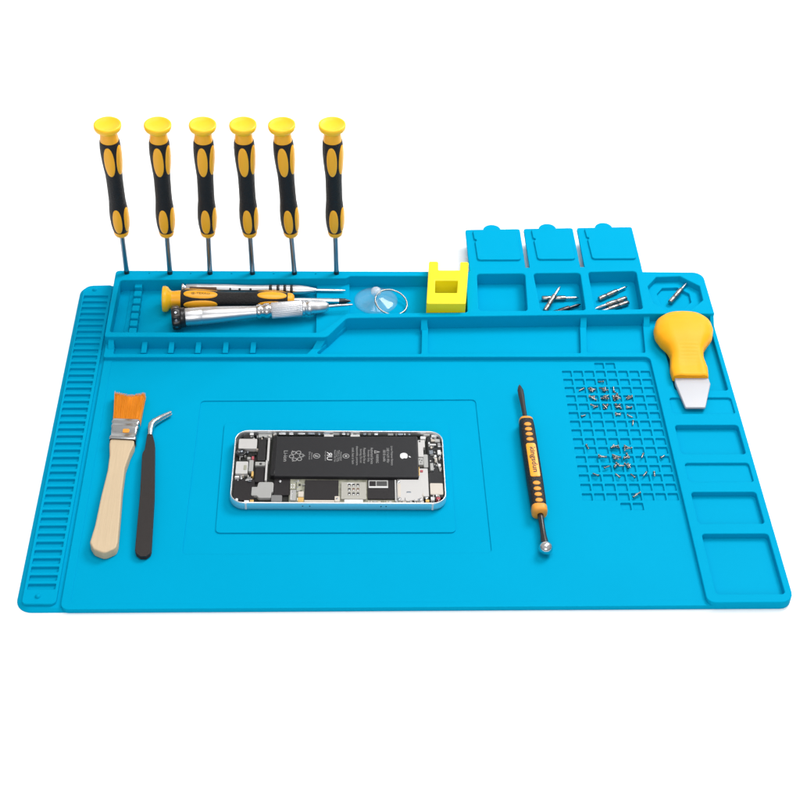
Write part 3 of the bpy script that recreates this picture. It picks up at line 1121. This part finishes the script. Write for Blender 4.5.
# ------------------------------------------------------------------ opened phone
ph = thing("opened_smartphone", "opened silver smartphone with bare black battery and circuit boards on the central platform", "smartphone",
           (122.64, 80.1, 3.1), (0, 0, -0.0103))
PW, PH_ = 138.1, 67.1
out = rrect(0, 0, PW, PH_, 9.2, 10)
inn = rrect(1.25, 1.25, PW - 1.25, PH_ - 1.25, 8, 10)
prof_out = [(1.6, 0), (.75, .35), (.22, 1.1), (0, 2.4), (0, 4.6), (.12, 6.1), (.3, 6.7), (.5, 7.0)]
shell = MB().plate([out], 7, 0, prof=prof_out[:], bottom=True)
# drop the flat lid of that solid and leave an open tub with a rim
n = len(out)
shell = MB()
vs = []
ccw = out if sarea(out) > 0 else out[::-1]
tub = prof_out + [(.8, 7.0), (.95, 6.8), (1.1, 2.2)]
for ins, z in tub:
    vs += [(x, y, z) for x, y in offs(ccw, ins)]
shell.add(vs, [(j * n + i, j * n + (i + 1) % n, (j + 1) * n + (i + 1) % n, (j + 1) * n + i) for j in range(len(tub) - 1) for i in range(n)], True)
fr_o = shell.build("frame", SHELLM, ph)
for u in (10.6, 129.0):
    box(u - .6, -.06, u + .6, .6, 1.2, 6.4, .1, .05).build("antenna_band", WHITEM, fr_o)
MB().plate([rrect(1.0, 1.0, PW - 1.0, PH_ - 1.0, 8, 8)], 2.6, 1.0, 0).build("midplate", PCBDK, ph)
for u in (46.5, 51.0, 96.2, 99.4):
    MB().lathe([(.45, -.08), (.45, .1)], 12, 'Y').xf(Matrix.Translation((u, 0, 4.2))).build("port_hole", INK, fr_o)


def comp(name, u0, v0, u1, v1, zt, m, r=.35, z0=2.4, bev=.2, parent=None, lift=True):
    dv = (6 - zt) * 1.05 if lift else 0
    v0, v1 = v0 + dv, v1 + dv
    v1 = min(v1, 65.6)
    return box(u0, v0, u1, v1, z0, zt, r, bev).build(name, m, parent or ph)


comp("camera_bracket", 2.9, 50.2, 14.9, 59.5, 5.4, LIGHTM, .8)
comp("flex_cable", 15.9, 39.4, 20.8, 60.2, 5.0, GLOSSBLK, .4)
comp("speaker_mesh", 5.7, 60.0, 12.6, 64.6, 5.2, GLOSSBLK, .6)
comp("bracket", 15.3, 61.0, 24.5, 65.0, 4.8, GREYM, .5)
comp("bracket", 9.7, 63.2, 12.3, 65.4, 5.5, WHITEM)
comp("chip", 12.7, 63.2, 14.8, 65.4, 5.5, GLOSSBLK)
cl = MB().lathe([(3.3, 2.4), (3.3, 5.2), (2.9, 5.6), (2.2, 5.6), (2.0, 5.1), (.01, 5.1)], 24, org=(4.9, 47.6, 0), caps=False).build("camera_lens", GLOSSBLK, ph)
MB().lathe([(1.0, 0), (.9, .5), (.01, .65)], 16, org=(5.2, 48.3, 5.05), caps=False).build("lens_glass", DARKSTEEL, cl)
comp("side_rail", 22.0, 38.7, 23.4, 60.6, 5.8, LIGHTM, .3)
comp("side_rail", 21.5, 21.2, 22.8, 39.7, 5.8, LIGHTM, .3)
comp("cross_bar", 14.7, 34.6, 21.3, 38.0, 5.2, GREYM, .4)
MB().lathe([(.9, 5.0), (.9, 5.35), (.4, 5.4)], 12, org=(18.3, 36.8, 0)).build("fastener", INK, ph)
m1 = comp("camera_module", 2.3, 27.0, 10.1, 38.2, 5.2, LIGHTM, .7)
comp("module_window", 7.4, 30.5, 9.4, 34.8, 5.35, OLIVE, .3, 5.0, .05, m1)
comp("bracket", 10.6, 29.2, 13.5, 39.6, 4.9, GREYM, .4)
comp("chip", 12.0, 40.2, 13.6, 43.0, 4.9, RED, .3)
comp("chip", 9.2, 40.4, 11.4, 42.4, 5.2, GREYM, .3)
comp("contact", 12.6, 24.8, 14.0, 29.3, 4.9, GOLDM, .3)
comp("shield", 2.2, 3.2, 15.2, 21.8, 4.2, PCBBLK, 1.5)
comp("shield", 15.0, 19.5, 20.9, 33.0, 4.3, PCBBLK, .8)
sv = prism(rpoly([(13.5, 8.6), (16.9, 8.6, .5), (18.2, 6.6, 1.5), (26.2, 6.6, .8), (26.2, 11.2, .8), (27.4, 12.2, .8), (27.4, 20.6, 1.6), (17.6, 20.6, 1.6), (17.0, 16.2, .5), (13.5, 16.2, .6)], .8), 2.4, 5.0, .3).build("vibration_motor", GREYM, ph)
comp("flex_tape", 26.3, 2.2, 33.2, 7.9, 4.4, mat("grey_tape", (.16, .16, .16), .4), .8)
comp("shield", 27.6, 7.9, 38.0, 22.5, 3.9, PCBBLK, .8)
MB().lathe([(1.1, 3.5), (1.1, 4.6), (.5, 4.9)], 12, org=(31.5, 21.9, 0)).build("fastener", STEEL, ph)
comp("bracket", 9.4, .9, 12.5, 3.3, 5.6, WHITEM)
comp("bracket", 3.8, 2.6, 5.4, 5.0, 5.4, WHITEM, .6)
comp("contact", 12.9, 1.2, 15.4, 3.8, 5.0, GOLDM)
comp("bracket", 2.2, 23.6, 5.0, 25.0, 5.4, WHITEM)
comp("bracket", 5.6, 22.2, 7.0, 25.6, 5.2, STEEL)
comp("bracket", 9.8, 21.6, 13.4, 22.8, 5.0, STEEL)
comp("connector", 38.0, 13.2, 41.6, 19.4, 4.9, OLIVE)
for k in range(4):
    comp("contact", 38.4 + (k % 2) * 1.6, 14.4 + (k // 2) * 2.2, 39.3 + (k % 2) * 1.6, 15.6 + (k // 2) * 2.2, 5.2, WHITEM, .2)
comp("connector", 38.3, 3.3, 42.0, 12.7, 4.8, GREYM)
comp("connector_rail", 38.4, 4.0, 39.2, 12.2, 5.2, LIGHTM, .2)
comp("chip", 42.1, 12.3, 45.9, 20.0, 4.6, OLIVE)
comp("connector", 43.4, 6.6, 46.9, 11.4, 5.4, BEIGEM, .4)
cc_ = comp("connector", 43.3, 2.0, 47.0, 6.1, 5.0, GOLDM, .4)
comp("logic_board", 37.5, 1.4, 106.2, 22.3, 3.6, OLIVE, .5)
comp("board_shield", 47.4, 4.3, 69.1, 21.6, 4.8, PCBBLK, .5)
comp("board_edge", 47.4, 1.9, 66.6, 3.7, 4.6, BEIGEM, .2)
comp("connector", 66.7, 2.2, 70.0, 7.2, 5.0, BEIGEM, .4)
MB().lathe([(.7, 4.9), (.7, 5.15), (.3, 5.2)], 12, org=(68.3, 5.9, 0)).build("fastener", DARKSTEEL, ph)
sim = comp("sim_reader", 70.7, 4.8, 86.8, 19.8, 5.0, mat("sim_steel", (.42, .41, .37), .4, .7), .5)
for i in range(3):
    for j in range(3):
        uu, vv = 76.0 + 2.75 * i, 17.0 - 3.9 * j
        comp("contact_slot", uu - .85, vv - 1.1, uu + .85, vv + 1.3, 5.12, INK if j != 1 or i == 0 else BROWN, .3, 4.8, .03, sim)
        comp("contact_pad", uu - .55, vv - 1.0, uu + .55, vv - 0.1, 5.24, WHITEM, .2, 4.9, .03, sim)
comp("sim_label", 74.6, 18.0, 79.0, 18.9, 5.1, WHITEM, .2, 4.8, .03, sim)
comp("sim_tray", 72.8, 1.5, 84.8, 4.4, 5.6, WHITEM, .5)
comp("board_shield", 87.6, 4.9, 105.2, 22.0, 4.6, PCBBLK, .5)
sl = comp("shield_window", 88.2, 14.6, 101.0, 21.6, 4.8, GREYM, .4)
comp("window_pane", 89.0, 16.4, 93.0, 20.6, 4.95, PCBBLK, .4, 4.6, .03, sl)
comp("window_pane", 93.6, 16.6, 100.2, 20.6, 4.95, mat("smoky_shield", (.12, .12, .12), .25, .8), .4, 4.6, .03, sl)
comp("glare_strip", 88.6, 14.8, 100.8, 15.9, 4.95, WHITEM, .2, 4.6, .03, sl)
comp("board_edge", 105.2, 2.8, 106.2, 22.0, 5.0, LIGHTM, .2)
comp("rf_shield", 106.6, 3.6, 123.2, 22.3, 5.2, LIGHTM, .6)
comp("rf_shield", 120.6, 7.4, 127.0, 32.5, 5.1, LIGHTM, .5)
comp("shield_step", 107.0, 7.0, 109.0, 18.6, 5.35, BEIGEM, .2)
comp("shield_hole", 112.6, 10.4, 115.6, 11.8, 5.3, DARKSTEEL, .5)
for u, v in ((107.6, 20.5), (108.0, 4.8), (121.6, 4.6), (125.2, 6.0)):
    MB().lathe([(1.2, 5.0), (1.2, 5.5), (.5, 5.7)], 12, org=(u, v + .8, 0)).build("fastener", STEEL, ph)
comp("chip", 119.8, 26.2, 121.6, 34.0, 5.5, GOLDM, .2)
comp("chip", 121.9, 29.4, 123.8, 31.2, 5.6, RED, .3)
cap_h = comp("haptic_housing", 127.4, 6.4, 137.0, 29.0, 4.6, GLOSSBLK, 1)
comp("haptic_plate", 127.9, 9.2, 136.2, 19.2, 5.4, BEIGEM, .7)
comp("speaker_housing", 127.4, 29.0, 136.6, 63.0, 4.3, GLOSSBLK, 1)
comp("battery_connector", 121.1, 43.4, 124.6, 59.2, 5.6, LIGHTM, .3)
comp("battery_connector", 121.0, 52.4, 125.8, 59.2, 5.5, LIGHTM, .3)
comp("flex_end", 120.8, 36.0, 124.3, 42.6, 5.4, GREYM, .3)
for u, v in ((121.8, 40.6), (123.3, 40.0), (122.6, 38.0)):
    MB().lathe([(.4, 5.3), (.4, 5.5)], 10, org=(u, v + .6, 0)).build("fastener", INK, ph)
MB().lathe([(.6, 5.5), (.6, 5.75)], 10, org=(122.4, 58.2, 0)).build("fastener", INK, ph)
comp("flex_cable", 124.4, 33.6, 127.4, 45.6, 5.2, GREYM, .8)
comp("bracket", 128.1, 54.6, 133.2, 55.7, 5.4, WHITEM, .3)
comp("bracket", 128.1, 54.6, 129.2, 57.4, 5.4, WHITEM, .3)
for a in ((125.2, 64.0, 129.4, 65.6, LIGHTM), (130.4, 62.4, 133.9, 64.2, WHITEM), (133.9, 45.9, 136.0, 49.9, WHITEM), (131.6, 43.2, 133.1, 45.2, WHITEM),
          (131.8, 38.8, 133.4, 42.2, BEIGEM), (133.8, 34.6, 135.6, 37.0, WHITEM), (123.0, 60.4, 126.6, 62.8, WHITEM), (132.5, 57.6, 136.0, 60.4, GREYM),
          (128.4, 46.4, 131.0, 49.6, DARKSTEEL), (128.6, 31.0, 130.8, 37.6, GREYM), (134.2, 53.0, 136.2, 56.6, STEEL), (130.0, 58.4, 132.6, 60.0, BEIGEM),
          (128.0, 4.4, 130.4, 7.0, WHITEM), (131.6, 4.8, 134.2, 6.8, RED), (124.6, 2.6, 127.0, 4.6, GOLDM)):
    comp("bracket", *a[:4], 5.4, a[4], .35)
MB().tube([(131.2, 44, 4.9), (132.4, 41, 5.1), (133.6, 38, 5.0), (134.6, 34, 4.8), (135.2, 31, 4.6)], .5, 8).build("antenna_wire", GREYM, ph)
# rail between the battery and the upper rim
comp("rail", 24.8, 63.0, 124.0, 65.8, 4.4, PCBDK, .3)
rng = random.Random(3)
u = 25.4
while u < 122:
    w = rng.uniform(1.0, 5.2)
    if rng.random() < .72:
        v0 = 63.6 + rng.random() * .6
        comp("rail_clip", u, v0, min(u + w, 123.4), v0 + rng.uniform(.8, 1.6), 5.0 + rng.random() * .5, rng.choice([LIGHTM, GREYM, WHITEM, DARKSTEEL, STEEL]), .3)
    u += w + rng.uniform(.4, 2.2)
for u in (59.0, 76.5):
    comp("rail_clip", u, 61.9, u + 6.2, 64.2, 5.7, LIGHTM, .4)
# tiny parts along the lower edge of the board
u = 88
while u < 121:
    w = rng.uniform(.8, 2.6)
    comp("board_part", u, 2.0, u + w, 2.0 + rng.uniform(.8, 1.8), 4.4 + rng.random() * .5, rng.choice([LIGHTM, GREYM, BEIGEM, GLOSSBLK, OLIVE]), .2)
    u += w + rng.uniform(.2, .9)

rng = random.Random(21)
for (ua, va, ub, vb, n_, zt) in ((128.2, 30.5, 135.8, 61.0, 30, 4.75), (2.6, 20.0, 13.0, 25.5, 8, 4.7), (37.8, 2.0, 47.0, 21.0, 14, 4.6), (3.2, 39.5, 14.8, 49.5, 9, 4.4),
                                 (107, 3.0, 121.5, 5.0, 7, 5.6), (5.0, 58.5, 24.0, 62.5, 7, 5.3), (21.0, 61.5, 27.0, 64.0, 4, 5.4), (120.5, 2.6, 134.0, 8.0, 9, 5.2)):
    for _i in range(n_):
        u, v = rng.uniform(ua, ub), rng.uniform(va, vb)
        w, h = rng.choice([(.6, 1.3), (1.4, .6), (.9, .9), (2.2, .5), (.5, 2.4), (1.2, 1.6)])
        comp("board_part", u, v, u + w, v + h, zt + rng.uniform(0, .45), rng.choice([LIGHTM, GREYM, GREYM, BEIGEM, GLOSSBLK, GLOSSBLK, DARKSTEEL, STEEL, WHITEM]), .2, bev=.1)

bat = MB().plate([rpoly([(27.0, 24.6, 1.2), (121.0, 24.0, 1.2), (121.2, 62.4, 1.2), (27.4, 61.6, 1.2)], 1.2)], 6.55, 2.5, .8, 4, bottom=True).build("battery", CELLBLK, ph)
MB().plate([rpoly([(24.8, 25.6, .6), (27.6, 25.4, .4), (28.6, 62.4, .4), (25.6, 62.8, .8)], .5)], 6.2, 2.5, .5).build("pull_tape", TAPE, bat)
for v0, v1 in ((47.5, 55.5), (26.8, 33.5)):
    MB().tube([(27.55 + .03 * (v0 - 25), v0, 6.35), (27.6 + .03 * (v1 - 25), v1, 6.35)], .18, 6).build("tape_edge", GREYM, bat)
ZL = 6.585


def btext(s, u, va, vb, h):
    tm = text_mesh(s, abs(va - vb), h)
    tm.v = [(u + y, (va + vb) / 2 - x, ZL) for x, y, z in tm.v]
    tm.build("print", PRINT, bat)


btext("Li-ion", 34.3, 47.8, 37.8, 2.6)
for s_, u, va, vb in (("crush, heat or burn", 78.2, 51.0, 35.7), ("disassemble, puncture,", 80.8, 52.4, 34.4), ("burning. Do not", 83.3, 49.6, 36.8),
                      ("Potential for fire or", 85.8, 50.6, 36.2), ("Provider Only.", 88.3, 48.8, 37.6), ("Authorized Service", 90.7, 51.1, 35.8),
                      ("WARNING", 94.2, 45.1, 36.8), ("1810 mAh", 98.8, 48.8, 38.2), ("3.82 V 6.91 Whr", 101.2, 50.8, 36.9), ("Li-ion Polymer Battery", 103.6, 52.6, 34.6)):
    btext(s_, u, va, vb, 1.75)
for s_, u, va, vb in (("Rated 3.82 Vdc", 66.5, 48.5, 37.6), ("Charge 4.35", 67.8, 48.0, 37.8), ("Made in China", 69.1, 48.4, 38.4), ("Assembled", 70.5, 47.0, 39.0),
                      ("Do not", 49.9, 46.8, 39.6), ("dispose", 51.3, 46.2, 39.8), ("recognized", 60.2, 47.6, 38.8)):
    btext(s_, u, va, vb, 1.05)


def flat(name, polys, m=PRINT, parent=None):
    mb = MB()
    for p in polys:
        if isinstance(p, list):
            p = (p,)
        pv, pe = [], []
        for c in p:
            o = len(pv)
            pv += [Vector(q) for q in c]
            pe += [(o + i, o + (i + 1) % len(c)) for i in range(len(c))]
        r = delaunay_2d_cdt(pv, pe, [list(range(len(p[0])))], 2, 1e-6)
        mb.add([(q.x, q.y, ZL) for q in r[0]], [tuple(f) for f in r[2]], False)
    return mb.build(name, m, parent or bat)


def ringp(x, y, r, w, n=24):
    return (circ(x, y, r, n), circ(x, y, r - w, n))


# recycling symbol of bent arrows, two round marks, warning triangle, component mark
arrows = []
for k in range(6):
    a0 = 2 * math.pi * k / 6 + .12
    cx, cy = 41.4 + 3.3 * math.cos(a0), 42.9 + 3.6 * math.sin(a0)
    arrows.append(ringp(cx, cy, 1.75, .5, 7))
for k in range(3):
    a0 = 2 * math.pi * k / 3
    p = Vector((41.4 + 4.6 * math.cos(a0), 42.9 + 4.9 * math.sin(a0)))
    tdir = Vector((-math.sin(a0), math.cos(a0)))
    ndir = Vector((math.cos(a0), math.sin(a0)))
    arrows.append([tuple(p + tdir * 1.5), tuple(p - ndir * 1.1), tuple(p + ndir * 1.1)])
flat("recycling_mark", arrows)
flat("round_mark", [ringp(54.5, 43.0, 2.3, .45), [(53.2, 42.6), (55.6, 42.2), (55.7, 43.0), (53.3, 43.9)]])
flat("round_mark", [ringp(73.7, 43.1, 2.2, .45), circ(73.7, 43.1, .9, 10)])
flat("warning_mark", [([(92.3, 48.6), (92.3, 45.6), (96.2, 47.1)], [(92.8, 47.9), (92.8, 46.3), (94.8, 47.1)])])
for s_, dv, flip in (("R", 2.0, True), ("U", -2.2, False)):
    tm = text_mesh(s_, 3.4, 3.4)
    tm.v = [(62.9 + y, 43.1 + dv + (x if flip else -x), ZL) for x, y, z in tm.v]
    if flip:
        tm.f = [f[::-1] for f in tm.f]
    tm.build("print", WHITEM, bat)
# fruit emblem lying on its side, leaf to the right
body = []
for k in range(48):
    a = 2 * math.pi * k / 48
    r = 2.75 * (1 - .10 * math.cos(a) ** 8 * (1 if math.cos(a) > 0 else .7)) * (1 + .05 * abs(math.sin(a)))
    body.append((111.6 + r * math.cos(a) * .98, 43.5 + r * math.sin(a)))
bite = []
for q in body:
    dx, dy = q[0] - 112.0, q[1] - 40.2
    dd = math.hypot(dx, dy)
    bite.append((112.0 + dx / dd * 1.25, 40.2 + dy / dd * 1.25) if dd < 1.25 else q)
flat("fruit_emblem", [bite, [(114.5, 43.4), (115.2, 42.2), (116.3, 42.1), (115.6, 43.3)]], WHITEM)

# ------------------------------------------------------------------ loose screws in the grid cells


def make_screw():
    mb = MB()
    mb.lathe([(.8, 0), (.98, .15), (.98, .5), (.8, .7), (.6, .95)], 12, 'X')
    pr = []
    for k in range(11):
        pr.append((.62 if k % 2 else .48, .95 + k * .36))
    pr.append((.3, 5.0))
    mb.lathe(pr, 8, 'X')
    mb.xf(Matrix.Scale(.88, 4) @ Matrix.Translation((-2.5, 0, 0)))
    return mb.build("screw", STEEL)


UP = [(361.2, 194.7, 1), (368.4, 195.2, 4), (376.5, 195.2, 4), (384.5, 195.0, 2), (367.9, 186.7, 4), (376.2, 186.7, 6), (383.8, 186.9, 8), (392.8, 186.7, 3),
      (367.6, 178.6, 2), (375.9, 178.0, 4), (384.6, 178.2, 4), (382.8, 172.0, 2), (393.1, 177.2, 2), (357.2, 168.6, 1), (390.9, 168.4, 1), (375.9, 203.1, 1), (392.9, 161.6, 1)]
LOW = [(357.3, 136.7, 1), (376.1, 137.4, 4), (384.4, 135.6, 3), (367.4, 127.2, 3), (376.2, 127.2, 5), (383.8, 126.8, 4), (394.0, 128.4, 1), (407.7, 127.0, 1), (368.4, 117.6, 1),
       (376.5, 118.6, 4), (383.8, 117.8, 3), (359.0, 109.8, 2), (375.2, 109.9, 1), (384.6, 109.8, 1), (392.8, 110.8, 1), (398.9, 112.0, 1), (384.1, 92.8, 2)]
sproto = make_screw()
sproto.data.materials.append(BITSTEEL)
first = True
rng = random.Random(11)
BIT2 = sproto.data.copy()
BIT2.materials[0] = mat("screw_steel", (0.24, 0.23, 0.22), 0.25, 1.0)
for rows, lab, grp in ((UP, "tiny silver screw in the upper cluster of loose screws on the grid cells", "screws in the upper grid cluster"),
                       (LOW, "tiny silver screw in the lower cluster of loose screws on the grid cells", "screws in the lower grid cluster")):
    for x, y, n in rows:
        for k in range(n):
            s = sproto if first else sproto.copy()
            if not first:
                C.objects.link(s)
            first = False
            if rng.random() < .75:
                s.data = BIT2
            sp_ = 0.6 if n == 1 else 1.7
            lv = k // 3
            gc = round((x - 352.75) / 8.0)
            gr = round((211.5 - y) / 8.6)
            cx, cy = 352.75 + 8.0 * gc, 211.5 - 8.6 * gr
            lim = 1.3 if grp.endswith("upper grid cluster") else 2.6
            px = min(max(x + rng.uniform(-sp_, sp_), cx - lim), cx + lim)
            py = min(max(y + rng.uniform(-sp_, sp_), cy - lim), cy + lim)
            s.location = Vector((px, py, (2.6 if lim < 2 else 3.75) + lv * .85 + .25 * (k % 3))) * S
            s.rotation_euler = (rng.uniform(0, 6.28), rng.uniform(-.25, .25) if lim < 2 else rng.uniform(-.08, .08), rng.uniform(0, 6.28))
            tag(s, lab, "screw", grp)
